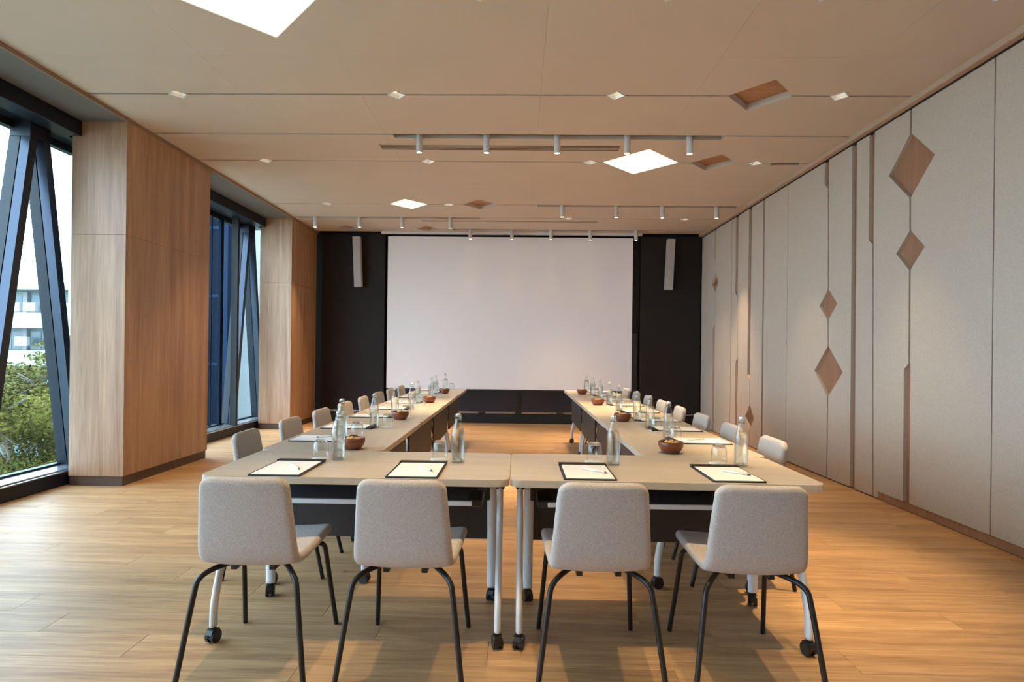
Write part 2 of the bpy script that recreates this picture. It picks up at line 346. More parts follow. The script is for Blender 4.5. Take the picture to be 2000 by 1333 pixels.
# ================================================================== RIGHT WALL: wooden backing with fabric panels
wr = struct(box('wall_right', XR + 0.03, XR + 0.15, YBACK - 0.1, YB + 0.5, 0, ZC + 0.08, M['wallwood']), 'right wall of beige fabric panels over brown wood', 'wall')
ZT = 3.285
def groove(kind):  # list of (z, y_near, y_far) bottom to top
    return kind
def thin(y, w=0.012): return [(0, y - w / 2, y + w / 2), (ZT, y - w / 2, y + w / 2)]
def dia(y, z0, z1, hw, w=0.012):
    zm = (z0 + z1) / 2; return [(z0, y - w / 2, y + w / 2), (zm, y - hw, y + hw), (z1, y - w / 2, y + w / 2)]
G = [
    [(0, 9.73, 9.825), (1.68, 9.73, 9.825), (1.74, 9.73, 9.742)] + dia(9.736, 2.27, 2.57, 0.15, 0.01) + [(2.80, 9.731, 9.741), (2.84, 9.731, 9.79), (ZT, 9.731, 9.79)],
    thin(8.995, 0.02),
    [(0, 8.70, 8.80), (1.148, 8.70, 8.80), (1.21, 8.70, 8.712), (2.10, 8.735, 8.747), (2.17, 8.735, 8.835), (ZT, 8.735, 8.835)],
    [(0, 8.236, 8.246)] + dia(8.241, 0.232, 0.568, 0.16, 0.01) + [(0.92, 8.243, 8.255), (0.985, 8.243, 8.34), (ZT, 8.243, 8.34)],
    thin(7.83, 0.045), thin(7.14, 0.007),
    [(0, 6.18, 6.20)] + dia(6.19, 0.843, 1.36, 0.28, 0.02) + dia(6.20, 1.633, 1.94, 0.178, 0.02) + [(2.99, 6.21, 6.23), (3.06, 6.21, 6.30), (ZT, 6.21, 6.30)],
    [(0, 5.685, 5.765), (ZT, 5.705, 5.785)],
    [(0, 5.385, 5.402), (2.275, 5.425, 5.442), (2.325, 5.425, 5.505), (ZT, 5.425, 5.505)],
    [(0, 4.90, 4.98), (1.158, 4.90, 4.985), (1.205, 4.905, 4.93)] + dia(4.925, 1.975, 2.29, 0.178, 0.022) + dia(4.93, 2.564, 3.084, 0.285, 0.022) + [(ZT, 4.92, 4.942)],
    thin(4.07, 0.010), thin(2.88, 0.010), [(0, 1.50, 1.58), (ZT, 1.50, 1.58)], thin(0.4, 0.01), thin(-1.2, 0.01),
]
far = [(0, YB - 0.01), (ZT, YB - 0.01)]
for g in G + [[(0, 0, YBACK), (ZT, 0, YBACK)]]:
    near = [(z, yf) for z, yn, yf in g]              # panel edge on the camera side = groove's far side
    z0a = 0.07 if far[0][1] < 5.3 else 0.012; z0b = 0.07 if near[0][1] < 5.3 else 0.012
    poly = [(far[0][1], z0a)] + [(yy, z) for z, yy in far[1:]] + [(yy, z) for z, yy in reversed(near[1:])] + [(near[0][1], z0b)]
    if z0a != z0b: poly += [(5.323, z0b), (5.323, z0a)]
    prism('fabric_panel', poly, XR, XR + 0.03, 'x', M['panel'], wr)
    far = [(z, yn) for z, yn, yf in g]
box('skirting', XR + 0.004, XR + 0.03, YBACK, 5.318, 0.004, 0.066, M['wallwood'], wr)

# ================================================================== BACK WALL
wb = struct(box('wall_back', -4.5, XR + 0.1, YB + 0.16, YB + 0.3, 0, ZC + 0.08, M['black']), 'dark back wall of charcoal panels behind the screen', 'wall')
for a, b_ in ((-3.47, -2.352), (2.128, 3.175)):
    box('charcoal_panel', a, b_, YB - 0.0, YB + 0.06, 0.205, 3.30, M['charcoal'], wb, 0.003)
    box('bottom_rail', a, b_, YB - 0.012, YB + 0.05, 0.178, 0.203, M['steel'], wb)
box('recess_back', -2.352, 2.128, YB + 0.10, YB + 0.16, 0.0, 3.30, M['black'], wb)
for a, b_ in ((-2.30, -0.005), (0.045, 2.09)):
    box('slate_board', a, b_, YB + 0.04, YB + 0.10, 0.205, 1.6, M['boards'], wb, 0.002)
    box('bottom_rail', a, b_, YB + 0.02, YB + 0.09, 0.172, 0.203, M['steel'], wb)
box('centre_post', -0.004, 0.044, YB + 0.02, YB + 0.10, 0.0, 1.6, M['black'], wb)
for x in (-0.62, 0.02, 0.75): box('rail_clip', x - 0.06, x + 0.06, YB + 0.005, YB + 0.06, 0.155, 0.20, M['black'], wb, 0.006)
box('base_strip', -3.5, XR - 0.01, YB + 0.03, YB + 0.10, 0.0, 0.165, M['black'], wb)
struct(box('wall_front', -4.5, XR + 0.1, YBACK - 0.2, YBACK, 0, ZC + 0.08, M['panel']), 'beige wall behind the camera', 'wall')

# projection screen
sc_ = thing('projection_screen', 'large white pull-down projection screen on the dark back wall', 'screen', (-0.155, YB - 0.05, 0))
prism('screen_fabric', rrect(-2.14, 2.135, 0.60, 3.262, 0.002, 1), 0, 0.004, 'y', M['screen'], sc_)
box('bottom_bar', -2.14, 2.135, -0.012, 0.016, 0.572, 0.60, M['black'], sc_, 0.004)
box('housing', -2.26, 2.29, -0.03, 0.05, 3.303, ZC - 0.002, M['white_metal'], sc_, 0.004)
# column speakers
for x, tilt, lab in ((-2.80, -0.035, 'slim grey column speaker on the dark wall left of the screen'), (2.595, 0.028, 'slim grey column speaker on the dark wall right of the screen')):
    t = thing('column_speaker', lab, 'speaker', (x, YB, 2.80), 0, 'column speakers beside the screen')
    b = box('cabinet', -0.066, 0.066, -0.20, -0.09, -0.435, 0.435, M['speaker'], t, 0.008); b.rotation_euler = (0.05, tilt, 0)
    box('wall_bracket', -0.02, 0.02, -0.10, 0.0, 0.26, 0.32, M['black'], t); box('wall_bracket', -0.02, 0.02, -0.11, 0.0, -0.2, -0.15, M['black'], t)
    tube('cable', [(0.045, -0.02, 0.40), (0.05, -0.02, 0.50)], 0.01, M['black'], t)

# ================================================================== WOODEN COLUMNS
def column(y0, y1, zj, ys, lab):
    t = thing('wood_column', lab, 'column', (XL, y0, 0), 0, 'veneered columns between the windows')
    t['kind'] = 'structure'; W_, D_ = 0.50, y1 - y0
    box('core', -W_ + 0.01, -0.02, 0.02, D_ - 0.02, 0.0, 3.315, M['core'], t)
    box('plinth', -W_, -0.012, 0.012, D_ - 0.012, 0.0, 0.088, M['plinth'], t)
    for za, zb in ((0.09, zj - 0.0015), (zj + 0.0015, 3.313)):
        box('wood_panel', -W_, -0.0, 0.0, 0.02, za, zb, M['column'], t)
        box('wood_panel', -W_, -0.0, D_ - 0.02, D_, za, zb, M['column'], t)
    cuts = [0.0205] + ([ys - y0] if ys else []) + [D_ - 0.0205]
    for a, b_ in zip(cuts, cuts[1:]): box('wood_panel', -0.02, 0.0, a + 0.001, b_ - 0.001, 0.09, zj - 0.0015, M['column'], t)
    box('wood_panel', -0.02, 0.0, 0.0205, D_ - 0.0205, zj + 0.0015, 3.313, M['column'], t)
    return t
column(5.335, 6.80, 2.285, 6.06, 'wide wood-veneered column between the two windows')
column(9.29, YB - 0.005, 2.305, 9.85, 'wood-veneered column beside the dark back wall')

# ================================================================== WINDOWS
def window(n, y0, y1, lab, ea=0.0, eb=0.0):
    """ea / eb: how far the frame runs on behind the columns"""
    w = bpy.data.objects.new('window_%d' % n, None); w.location = (XW, y0, 0); link(w); struct(w, lab, 'window')
    L_ = y1 - y0; a, b_ = -ea, L_ + eb
    box('window_base', -0.28, 0.0, a, b_, 0.0, 0.118, M['frame'], w)
    box('window_sill', -0.02, 0.004, a, b_, 0.119, 0.128, M['sill'], w)
    box('window_sill', -0.22, -0.032, a, b_, 0.119, 0.140, M['sill'], w, 0.003)
    box('bottom_frame', -0.29, -0.225, a, b_, 0.119, 0.158, M['frame'], w, 0.004)
    box('head_frame', -0.05, 0.13, 0, L_, 3.175, 3.313, M['frame'], w, 0.006)
    box('head_frame', -0.30, -0.055, a, b_, 3.20, 3.313, M['frame_face'], w)
    box('top_frame', -0.29, -0.22, a, b_, 3.13, 3.195, M['frame'], w)
    box('pane', -0.252, -0.244, a, b_, 0.158, 3.13, M['glass'], w)
    return w
def slanted(name, ya, za, yb, zb, x0, x1, wd, mat, parent):
    d = Vector((yb - ya, zb - za)).normalized(); nrm = Vector((-d.y, d.x)) * wd / 2
    prism(name, [(ya - nrm.x, za - nrm.y), (ya + nrm.x, za + nrm.y), (yb + nrm.x, zb + nrm.y), (yb - nrm.x, zb - nrm.y)], x0, x1, 'x', mat, parent)
def a_frame(w, yap, y0, wd=0.075):
    ya = yap - y0
    for s, top, ft in ((-1, -0.06, -0.50), (1, 0.045, 0.50)):
        slanted('diagonal_mullion', ya + ft, 0.14, ya + top, 3.19, -0.26, -0.165, wd, M['frame'], w)
        slanted('mullion_gasket', ya + ft, 0.14, ya + top, 3.19, -0.165, -0.155, wd * 0.7, M['black'], w)
        slanted('mullion_face', ya + ft, 0.14, ya + top, 3.19, -0.155, -0.075, wd, M['frame_face'], w)
    box('apex_plate', -0.255, -0.07, ya - 0.12, ya + 0.10, 3.06, 3.20, M['frame'], w, 0.004)
w1 = window(1, YBACK, 5.335, 'tall window in front of the wide wooden column, slanted dark frames', 0.0, 0.4)
for v in (5.125, 3.40, 1.64, -0.12, -1.88): a_frame(w1, v, YBACK)
w2 = window(2, 6.80, 9.29, 'tall window between the two wooden columns, slanted dark frames, navy tower outside', 0.3, 0.4)
a_frame(w2, 9.26, 6.80); box('post', -0.10, -0.005, 1.85, 1.905, 0.128, 3.20, M['black'], w2, 0.004)
box('navy_strip', -0.225, -0.19, 1.72, 1.80, 0.158, 3.13, M['navy2'], w2); box('navy_strip', -0.225, -0.21, 1.50, 1.52, 0.158, 3.13, M['navy2'], w2)

# ================================================================== CEILING FIXTURES
def lamp(name, parent, loc, watts, angle, blend=0.4, radius=0.03):
    d = bpy.data.lights.new(name, 'SPOT'); d.energy = watts; d.color = WARM; d.spot_size = math.radians(angle); d.spot_blend = blend; d.shadow_soft_size = radius
    o = bpy.data.objects.new(name, d); o.location = loc; return link(o, parent)
ORD = ['first', 'second', 'third', 'fourth', 'fifth', 'sixth', 'seventh', 'eighth']
def spotlight(x, y, lab, group, watts):
    t = thing('spotlight', lab, 'spotlight', (x, y, ZC), 0, group)
    lathe('body', [(0, 0.02), (0.028, 0.02), (0.031, 0.015), (0.031, -0.158), (0.0265, -0.160), (0.0265, -0.148)], M['spot'], t, 20)
    lathe('lens', [(0.0, -0.153), (0.0262, -0.153), (0.0262, -0.150), (0, -0.150)], M['lens'], t, 20)
    lamp('lamp', t, (0, 0, -0.165), watts, 46, 0.8, 0.025)
def track(x0, x1, y, xs, w, lab, where, watts=None):
    t = thing('light_track', lab, 'light track', ((x0 + x1) / 2, y, ZC), 0, 'recessed light tracks'); h = (x1 - x0) / 2 - 0.006
    box('channel', -h, h, 0.012, w - 0.006, 0.035, 0.082, M['track'], t); box('rail', -h + 0.03, h - 0.03, w * 0.35, w * 0.6, 0.022, 0.035, M['black'], t)
    for i, x in enumerate(xs): spotlight(x, y + w * 0.47, 'white cylinder spotlight, %s from the left on the track %s' % (ORD[i], where), 'cylinder spotlights', watts or SPOT_W)
track(-1.23, 1.95, 5.722, (-0.98, -0.326, 0.358, 1.032, 1.632), 0.10, 'long dark light track nearest the camera, with five spotlights', 'nearest the camera')
track(0.257, 3.08, 8.455, (0.611, 1.378, 2.028, 2.793), 0.09, 'dark light track on the right with four spotlights', 'on the right', 250.0)
track(-3.50, -0.618, 9.285, (-3.215, -2.513, -1.839, -1.081), 0.09, 'dark light track on the left with four spotlights', 'on the left', 200.0)
track(-1.135, 2.218, 10.15, (-0.838, -0.123, 0.544, 1.216, 1.994), 0.12, 'dark light track just before the projection screen', 'just before the screen', 6.0)
track(-1.23, 1.95, 2.10, (-0.98, -0.326, 0.358, 1.032, 1.632), 0.10, 'dark light track above the front chairs', 'above the front chairs', 110.0)
def downlight(x, y, hw, hh, lab, watts=DOWN_W, ang=74):
    t = thing('recessed_downlight', lab, 'downlight', (x, y, ZC), 0, 'diamond recessed downlights')
    bm = bmesh.new(); o_ = [(-hw, 0), (0, -hh), (hw, 0), (0, hh)]; k = 0.84
    for i in range(4):
        a, b_ = o_[i], o_[(i + 1) % 4]
        add_prism(bm, [a, b_, (b_[0] * k, b_[1] * k), (a[0] * k, a[1] * k)], -0.003, 0.006, 'z')
    mesh_obj('trim_ring', bm, M['white_metal'], t)
    bm = bmesh.new(); k2 = 0.35
    for i in range(4):
        a, b_ = o_[i], o_[(i + 1) % 4]
        v = [bm.verts.new(p) for p in ((a[0] * k, a[1] * k, 0.0), (b_[0] * k, b_[1] * k, 0.0), (b_[0] * k2, b_[1] * k2, 0.06), (a[0] * k2, a[1] * k2, 0.06))]; bm.faces.new(v)
    mesh_obj('reflector', bm, M['reflector'], t)
    lathe('bulb', [(0, 0.050), (0.020, 0.052), (0.022, 0.060), (0, 0.064)], M['lens'], t, 14)
    lamp('lamp', t, (0, 0, 0.045), watts, ang, 0.85, 0.02)
def light_panel(x, y, hw, hh, lab):
    t = thing('diamond_light_panel', lab, 'ceiling light', (x, y, ZC), 0, 'glowing diamond ceiling panels'); k = 0.985
    prism('diffuser', [(-hw * k, 0), (0, -hh * k), (hw * k, 0), (0, hh * k)], 0.004, 0.016, 'z', M['diffuser'], t)
    bm = bmesh.new(); o_ = [(-hw, 0), (0, -hh), (hw, 0), (0, hh)]
    for i in range(4):
        a, b_ = o_[i], o_[(i + 1) % 4]; add_prism(bm, [a, b_, (b_[0] * k, b_[1] * k), (a[0] * k, a[1] * k)], 0.0, 0.02, 'z')
    mesh_obj('frame', bm, M['white_metal'], t)
ROWNAME = {-1.8: 'added unseen behind the camera', 0.2: 'added unseen above the camera', 3.45: 'above the front tables', 4.828: 'in the front slot of the ceiling', 6.528: 'in the middle ceiling slot', 8.455: 'in the rear left ceiling slot', 9.285: 'in the rear right ceiling slot'}
for y, g, feats in ROWS:
    sm = sorted([f for f in feats if f[0] == 'd' and f[2] < 0.1], key=lambda f: f[1])
    for i, f in enumerate(sm):
        downlight(f[1], y, f[2], f[3], 'small diamond-shaped recessed downlight, %s from the left %s' % (ORD[i], ROWNAME[y]), {-1.8: 130.0, 0.2: 60.0, 3.45: 430.0 if f[1] == 1.75 else 15.0 if f[1] > 2 else 150.0, 8.455: 150.0, 9.285: 150.0}.get(y, DOWN_W), 40 if y == 3.45 else 52 if f[1] > 2 else 68)
light_panel(-1.637, 3.45, 0.481, 0.508, 'large glowing diamond ceiling panel cut by the top of the picture')
light_panel(1.315, 6.528, 0.416, 0.436, 'glowing diamond ceiling panel on the right, past the first spotlight track')
light_panel(-1.58, 8.455, 0.277, 0.295, 'small glowing diamond ceiling panel far left')
light_panel(-1.6, 1.2, 0.42, 0.44, 'glowing diamond ceiling panel added unseen above the camera')  # unseen panel, added for fill light
def vent(x0, x1, y0, y1, n, lab):
    t = thing('air_vent', lab, 'air vent', ((x0 + x1) / 2, (y0 + y1) / 2, ZC), 0, 'linear air vents'); h = (x1 - x0) / 2; w = (y1 - y0) / 2
    box('plate', -h, h, -w, w, -0.003, 0.0, M['ceiling'], t)
    for i in range(n):
        yy = -w + (2 * w) * (i + 0.5) / n; box('slot', -h + 0.012, h - 0.012, yy - w * 0.11, yy + w * 0.11, -0.0045, -0.001, M['core'], t)
vent(-1.44, 1.02, 6.00, 6.15, 4, 'long linear air vent behind the nearest spotlight track')
vent(-1.576, 1.254, 9.46, 9.56, 2, 'long linear air vent far back near the screen')
t = thing('vent_slot', 'short dark vent slot in the ceiling by the fabric wall', 'vent', (2.898, 6.57, ZC)); box('channel', -0.155, 0.155, -0.028, 0.024, 0.03, 0.08, M['track'], t); box('blade', -0.155, 0.155, -0.006, 0.002, 0.012, 0.03, M['track'], t)

# ================================================================== TABLES
def caster(parent, x, y, rot):
    c = bpy.data.objects.new('caster', None)
    bm = bmesh.new()
    for s in (-1, 1):
        add_tube(bm, [(s * 0.006, 0, 0.028), (s * 0.021, 0, 0.028)], 0.028, seg=16, up=(0, 0, 1))
    add_prism(bm, [(-0.022, 0.02), (-0.03, 0.04), (-0.022, 0.058), (0.0, 0.064), (0.02, 0.056), (0.026, 0.04)], -0.016, 0.016, 'x')
    add_tube(bm, [(0, 0, 0.05), (0, 0, 0.088)], 0.012, seg=10)
    o = mesh_obj('caster', bm, M['caster'], parent, False, (x, y, 0)); o.rotation_euler = (0, 0, rot)
    return o
def make_table():
    t = thing('folding_table', '', 'table')
    bm = bmesh.new(); add_prism(bm, rrect(-TL / 2 + 0.0015, TL / 2 - 0.0015, -TD / 2, TD / 2, 0.045, 6), TH - 0.030, TH, 'z')
    bmesh.ops.bevel(bm, geom=[e for e in bm.edges if abs(e.verts[0].co.z - e.verts[1].co.z) < 1e-4], offset=0.003, segments=2, affect='EDGES')
    mesh_obj('tabletop', bm, M['tabletop'], t)
    for s in (-1, 1):
        x = s * (TL / 2 - 0.046)
        f = tube('leg', smooth_path([(x, -0.055, 0.665), (x, -0.085, 0.58), (x, -0.145, 0.42), (x, -0.222, 0.27), (x, -0.262, 0.16), (x, -0.268, 0.07)]), 0.0145, M['white_metal'], t, 0.022, 12)
        r = tube('leg', smooth_path([(x - s * 0.045, 0.075, 0.665), (x - s * 0.045, 0.10, 0.58), (x - s * 0.045, 0.15, 0.42), (x - s * 0.045, 0.195, 0.27), (x - s * 0.045, 0.215, 0.16), (x - s * 0.045, 0.218, 0.07)]), 0.024, M['white_metal'], t, 0.018, 12)
        caster(t, x, -0.268, 0.25 * s); caster(t, x - s * 0.045, 0.218, -0.3 * s)
        box('leg_bracket', x - 0.075 if s > 0 else x - 0.02, x + 0.02 if s > 0 else x + 0.075, -0.05, 0.10, 0.625, 0.700, M['white_metal'], t, 0.008)
        box('hinge_cap', x - 0.020, x + 0.020, -0.085, -0.045, 0.635, 0.700, M['caster'], t, 0.006)
        box('latch', x - s * 0.058 - 0.011, x - s * 0.058 + 0.011, -0.075, -0.048, 0.58, 0.655, M['caster'], t, 0.006)
        box('shelf_clip', s * 0.50 - 0.035, s * 0.50 + 0.035, -0.165, 0.02, 0.572, 0.606, M['caster'], t, 0.008)
        prism('bumper', rrect(s * 0.565 - 0.014, s * 0.565 + 0.014, 0.40, 0.414, 0.0065, 4), 0.200, 0.2095, 'y', M['white_metal'], t)
    box('support_beam', -TL / 2 + 0.08, TL / 2 - 0.08, 0.0, 0.05, 0.645, 0.70, M['caster'], t)
    box('front_beam', -TL / 2 + 0.10, TL / 2 - 0.10, -0.20, -0.165, 0.672, 0.70, M['caster'], t)
    box('shelf', -0.50, 0.50, -0.155, 0.17, 0.588, 0.597, M['mesh'], t)
    prism('shelf_back', [(0.165, 0.588), (0.19, 0.66), (0.196, 0.66), (0.171, 0.588)], -0.50, 0.50, 'x', M['mesh'], t)
    box('shelf_rail', -0.49, 0.49, -0.172, -0.155, 0.578, 0.600, M['white_metal'], t, 0.004)
    prism('modesty_panel', rrect(-0.585, 0.585, 0.315, 0.685, 0.03, 4), 0.21, 0.222, 'y', M['modesty'], t)
    return t
XM = -0.027; YT0 = 2.485; YT1 = YT0 + TD
spots_t = [((XM - TL / 2, YT0 + TD / 2, 0), 0, 'wood-topped folding table at the front left, wheels and white legs'),
           ((XM + TL / 2, YT0 + TD / 2, 0), 0, 'wood-topped folding table at the front right, wheels and white legs')]
xl, xr = XM - TL + TD / 2 - 0.032, XM + TL - TD / 2 + 0.032
xl, xr = -1.345 + TD / 2 - 0.02, 1.290 - TD / 2 + 0.02
for i in range(4):
    yy = YT1 + TL * (i + 0.5)
    spots_t.append(((xl, yy, 0), -PI / 2, 'wood-topped folding table, %s from the front along the window side' % ORD[i]))
    spots_t.append(((xr, yy, 0), PI / 2, 'wood-topped folding table, %s from the front along the fabric-wall side' % ORD[i]))
proto = make_table()
for i, (loc, rz, lab) in enumerate(spots_t):
    t = proto if i == 0 else copy_tree(proto)
    t.location = loc; t.rotation_euler = (0, 0, rz); tag(t, lab, 'table', 'folding tables set in a U shape')

# ================================================================== CHAIRS
PATH = smooth_path([(0, -0.262, 0.785), (0, -0.246, 0.69), (0, -0.232, 0.60), (0, -0.222, 0.53), (0, -0.212, 0.485), (0, -0.188, 0.452), (0, -0.14, 0.438), (0, -0.05, 0.438), (0, 0.06, 0.445), (0, 0.16, 0.452), (0, 0.225, 0.450)], 6)
HWK = [(0.0, 0.166), (0.15, 0.179), (0.30, 0.190), (0.36, 0.193), (0.5, 0.200), (0.7, 0.208), (0.82, 0.205)]
def chair_part(s_from, s_to, end_a, end_b):
    """a padded strip of the chair shell between two lengths along PATH; rounded at the ends given"""
    cum = [0.0]
    for a, b_ in zip(PATH, PATH[1:]): cum.append(cum[-1] + (b_ - a).length)
    Ltot = cum[-1]
    def at_s(s):
        s = min(max(s, 0), Ltot - 1e-6); i = max(k for k in range(len(cum)) if cum[k] <= s); i = min(i, len(PATH) - 2)
        f = (s - cum[i]) / (cum[i + 1] - cum[i]); p = PATH[i].lerp(PATH[i + 1], f)
        d = (PATH[min(i + 2, len(PATH) - 1)] - PATH[max(i - 1, 0)]).normalized(); return p, Vector((0, -d.z, d.y))
    def hw(s):
        for (a, wa), (b_, wb_) in zip(HWK, HWK[1:]):
            if s <= b_: return wa + (wb_ - wa) * max(0, (s - a)) / (b_ - a)
        return HWK[-1][1]
    s1 = Ltot if s_to is None else s_to
    ts = [-1, -0.985, -0.95, -0.9, -0.82, -0.7, -0.5, -0.25, 0, 0.25, 0.5, 0.7, 0.82, 0.9, 0.95, 0.985, 1]
    us = [0, 0.01, 0.03, 0.07, 0.13, 0.2, 0.3, 0.4, 0.5, 0.6, 0.7, 0.8, 0.87, 0.93, 0.97, 0.99, 1]
    R, HT, RE = 0.048, 0.019, 0.020
    bm = bmesh.new(); F = []; B = []
    for u in us:
        fr = []; bk = []
        for t in ts:
            sm = s_from + (s1 - s_from) * u; w = hw(sm); ax = abs(t) * w
            q = max(0, ax - (w - R)); ins = R - math.sqrt(max(0, R * R - q * q))
            a = s_from + (ins if end_a else 0); b_ = s1 - (ins if end_b else 0); s = a + (b_ - a) * u
            w2 = hw(s); x = t * w2; d = w2 - abs(x)
            if end_a: d = min(d, s - a)
            if end_b: d = min(d, b_ - s)
            h = HT * math.sqrt(max(0, 1 - max(0, 1 - d / RE) ** 2))
            p, n = at_s(s); curl = 0.012 * (abs(t) ** 2.2)
            c = Vector((x, p.y, p.z)) - n * (-curl)
            fr.append(bm.verts.new(c + n * h)); bk.append(bm.verts.new(c - n * h))
        F.append(fr); B.append(bk)
    for i in range(len(us) - 1):
        for j in range(len(ts) - 1):
            bm.faces.new((F[i][j], F[i][j + 1], F[i + 1][j + 1], F[i + 1][j])); bm.faces.new((B[i][j], B[i + 1][j], B[i + 1][j + 1], B[i][j + 1]))
    bmesh.ops.remove_doubles(bm, verts=bm.verts, dist=1e-5)
    return bm
def make_chair():
    t = thing('dining_chair', '', 'chair'); SPL = 0.325
    mesh_obj('backrest', chair_part(0.0, SPL, True, False), M['seat'], t, True)
    mesh_obj('seat', chair_part(SPL - 0.0005, None, False, True), M['seat'], t, True)
    for s in (-1, 1):
        tube('leg', smooth_path([(s * 0.105, -0.10, 0.412), (s * 0.135, -0.145, 0.410), (s * 0.165, -0.19, 0.402), (s * 0.186, -0.212, 0.380), (s * 0.195, -0.222, 0.34), (s * 0.218, -0.248, 0.17), (s * 0.240, -0.272, 0.003)], 5), 0.0108, M['legs'], t, None, 10)
        tube('leg', smooth_path([(s * 0.105, 0.07, 0.414), (s * 0.140, 0.12, 0.414), (s * 0.165, 0.155, 0.408), (s * 0.178, 0.175, 0.388), (s * 0.184, 0.184, 0.35), (s * 0.197, 0.226, 0.17), (s * 0.210, 0.266, 0.003)], 5), 0.0108, M['legs'], t, None, 10)
        box('seat_bracket', s * 0.075 - 0.012, s * 0.075 + 0.012, -0.16, 0.13, 0.402, 0.422, M['legs'], t, 0.003)
    return t
SEATY = [YT1 + TL * (i + 0.5) + d for i in range(4) for d in (-0.33, 0.33)]
FRONTX = [-1.027, -0.425, 0.322, 0.912]
FN = ['far left', 'inner left', 'inner right', 'far right']
chair0 = make_chair(); jobs = []
for x, nm, a in zip(FRONTX, FN, (0.02, -0.015, 0.01, -0.02)):
    jobs.append(((x, 2.468, 0), a, 'grey woven chair seen from behind, %s of the front row' % nm, 'chairs in the front row'))
for i, yy in enumerate(SEATY):
    jobs.append(((-1.335, yy, 0), -PI / 2 + random.uniform(-0.05, 0.05), 'grey woven chair, %s from the front on the window side' % ORD[i], 'chairs along the window side'))
for i, yy in enumerate(SEATY):
    jobs.append(((1.230, yy, 0), PI / 2 + random.uniform(-0.05, 0.05), 'grey woven chair, %s from the front on the fabric-wall side' % ORD[i], 'chairs along the fabric-wall side'))
for i, (loc, rz, lab, grp) in enumerate(jobs):
    c = chair0 if i == 0 else copy_tree(chair0)
    c.location = loc; c.rotation_euler = (0, 0, rz); tag(c, lab, 'chair', grp)

# ================================================================== THINGS ON THE TABLES
def make_bottle():
    t = thing('water_bottle', '', 'bottle')
    lathe('glass_body', [(0, 0.0), (0.028, 0.0), (0.0315, 0.004), (0.0325, 0.012), (0.0325, 0.132), (0.0335, 0.135), (0.0325, 0.139), (0.030, 0.150), (0.0235, 0.172), (0.0175, 0.192), (0.0145, 0.205), (0.0135, 0.214), (0.0155, 0.216), (0.0155, 0.224), (0.0135, 0.226), (0.0105, 0.226), (0.0105, 0.21), (0.0145, 0.19), (0.0205, 0.171), (0.027, 0.15), (0.0297, 0.138), (0.0297, 0.013), (0.027, 0.008), (0, 0.010)], M['bottle'], t, 28)
    lathe('water', [(0, 0.0112), (0.0262, 0.0092), (0.0290, 0.0140), (0.0290, 0.136), (0.0263, 0.150), (0.0225, 0.163), (0, 0.163)], M['water'], t, 28)
    lathe('stopper', [(0, 0.220), (0.0095, 0.220), (0.0098, 0.226), (0.0120, 0.2275), (0.0120, 0.232), (0.008, 0.2355), (0, 0.2365)], M['ceramic'], t, 16)
    bm = bmesh.new(); add_tube(bm, [(-0.0165, 0, 0.205), (-0.018, 0, 0.222), (-0.0140, 0, 0.233), (0, 0, 0.2385), (0.0140, 0, 0.233), (0.018, 0, 0.222), (0.0165, 0, 0.205)], 0.0012, seg=6, up=(0, 1, 0))
    add_tube(bm, [(0.016 * math.cos(k * PI / 8), 0.016 * math.sin(k * PI / 8), 0.207) for k in range(17)], 0.0012, seg=6, up=(0, 0, 1))
    mesh_obj('wire_bail', bm, M['wire'], t, True)
    return t
def make_glass():
    t = thing('drinking_glass', '', 'glass')
    lathe('bowl', [(0.0335, 0.0), (0.0365, 0.0), (0.0375, 0.03), (0.0365, 0.06), (0.032, 0.082), (0.0285, 0.088), (0.0275, 0.083), (0.030, 0.078), (0.0345, 0.058), (0.0352, 0.03)], M['tumbler'], t, 28).data.name = 'glass_bowl'
    b = lathe('thick_base', [(0, 0.080), (0.0274, 0.080), (0.0280, 0.0885), (0.024, 0.092), (0.018, 0.090), (0, 0.087)], M['tumbler_base'], t, 28)
    return t
def make_pad():
    t = thing('writing_pad', '', 'notepad')
    prism('board', rrect(-0.112, 0.112, -0.175, 0.175, 0.008, 3), 0.0003, 0.0058, 'z', M['leather'], t)
    box('clasp_bar', -0.112, 0.112, 0.135, 0.175, 0.0058, 0.0125, M['leather'], t, 0.002)
    box('paper', -0.100, 0.103, -0.165, 0.132, 0.0059, 0.0080, M['paper'], t)
    return t
def make_pen():
    t = thing('pen', '', 'pen')
    tube('barrel', [(-0.066, 0, 0.0052), (-0.064, 0, 0.0052), (0.055, 0, 0.0052)], [0.003, 0.0047, 0.0047], M['pen'], t, [0.003, 0.0047, 0.0047], 10, (0, 0, 1))
    tube('tip', [(0.055, 0, 0.0052), (0.060, 0, 0.0050), (0.070, 0, 0.0046)], [0.0046, 0.004, 0.0012], M['pentip'], t, [0.0046, 0.004, 0.0012], 10, (0, 0, 1))
    return t
bot0, gl0, pad0, pen0 = make_bottle(), make_glass(), make_pad(), make_pen(); first = set()
coaster_me = None
def put(root, loc, rz, lab, cat, grp):
    o = root if root.name not in first else copy_tree(root)
    first.add(root.name); o.location = loc; o.rotation_euler = (0, 0, rz); tag(o, lab, cat, grp); return o
def coaster(x, y, where):
    global coaster_me
    if coaster_me is None:
        o = lathe('coaster', [(0, 0.0003), (0.046, 0.0003), (0.047, 0.0012), (0.046, 0.0022), (0, 0.0022)], M['coaster'], None, 28); coaster_me = o.data
    else: o = inst('coaster', coaster_me)
    o.location = (x, y, TH); tag(o, 'round white paper coaster under the glass ' + where, 'coaster', 'paper coasters')
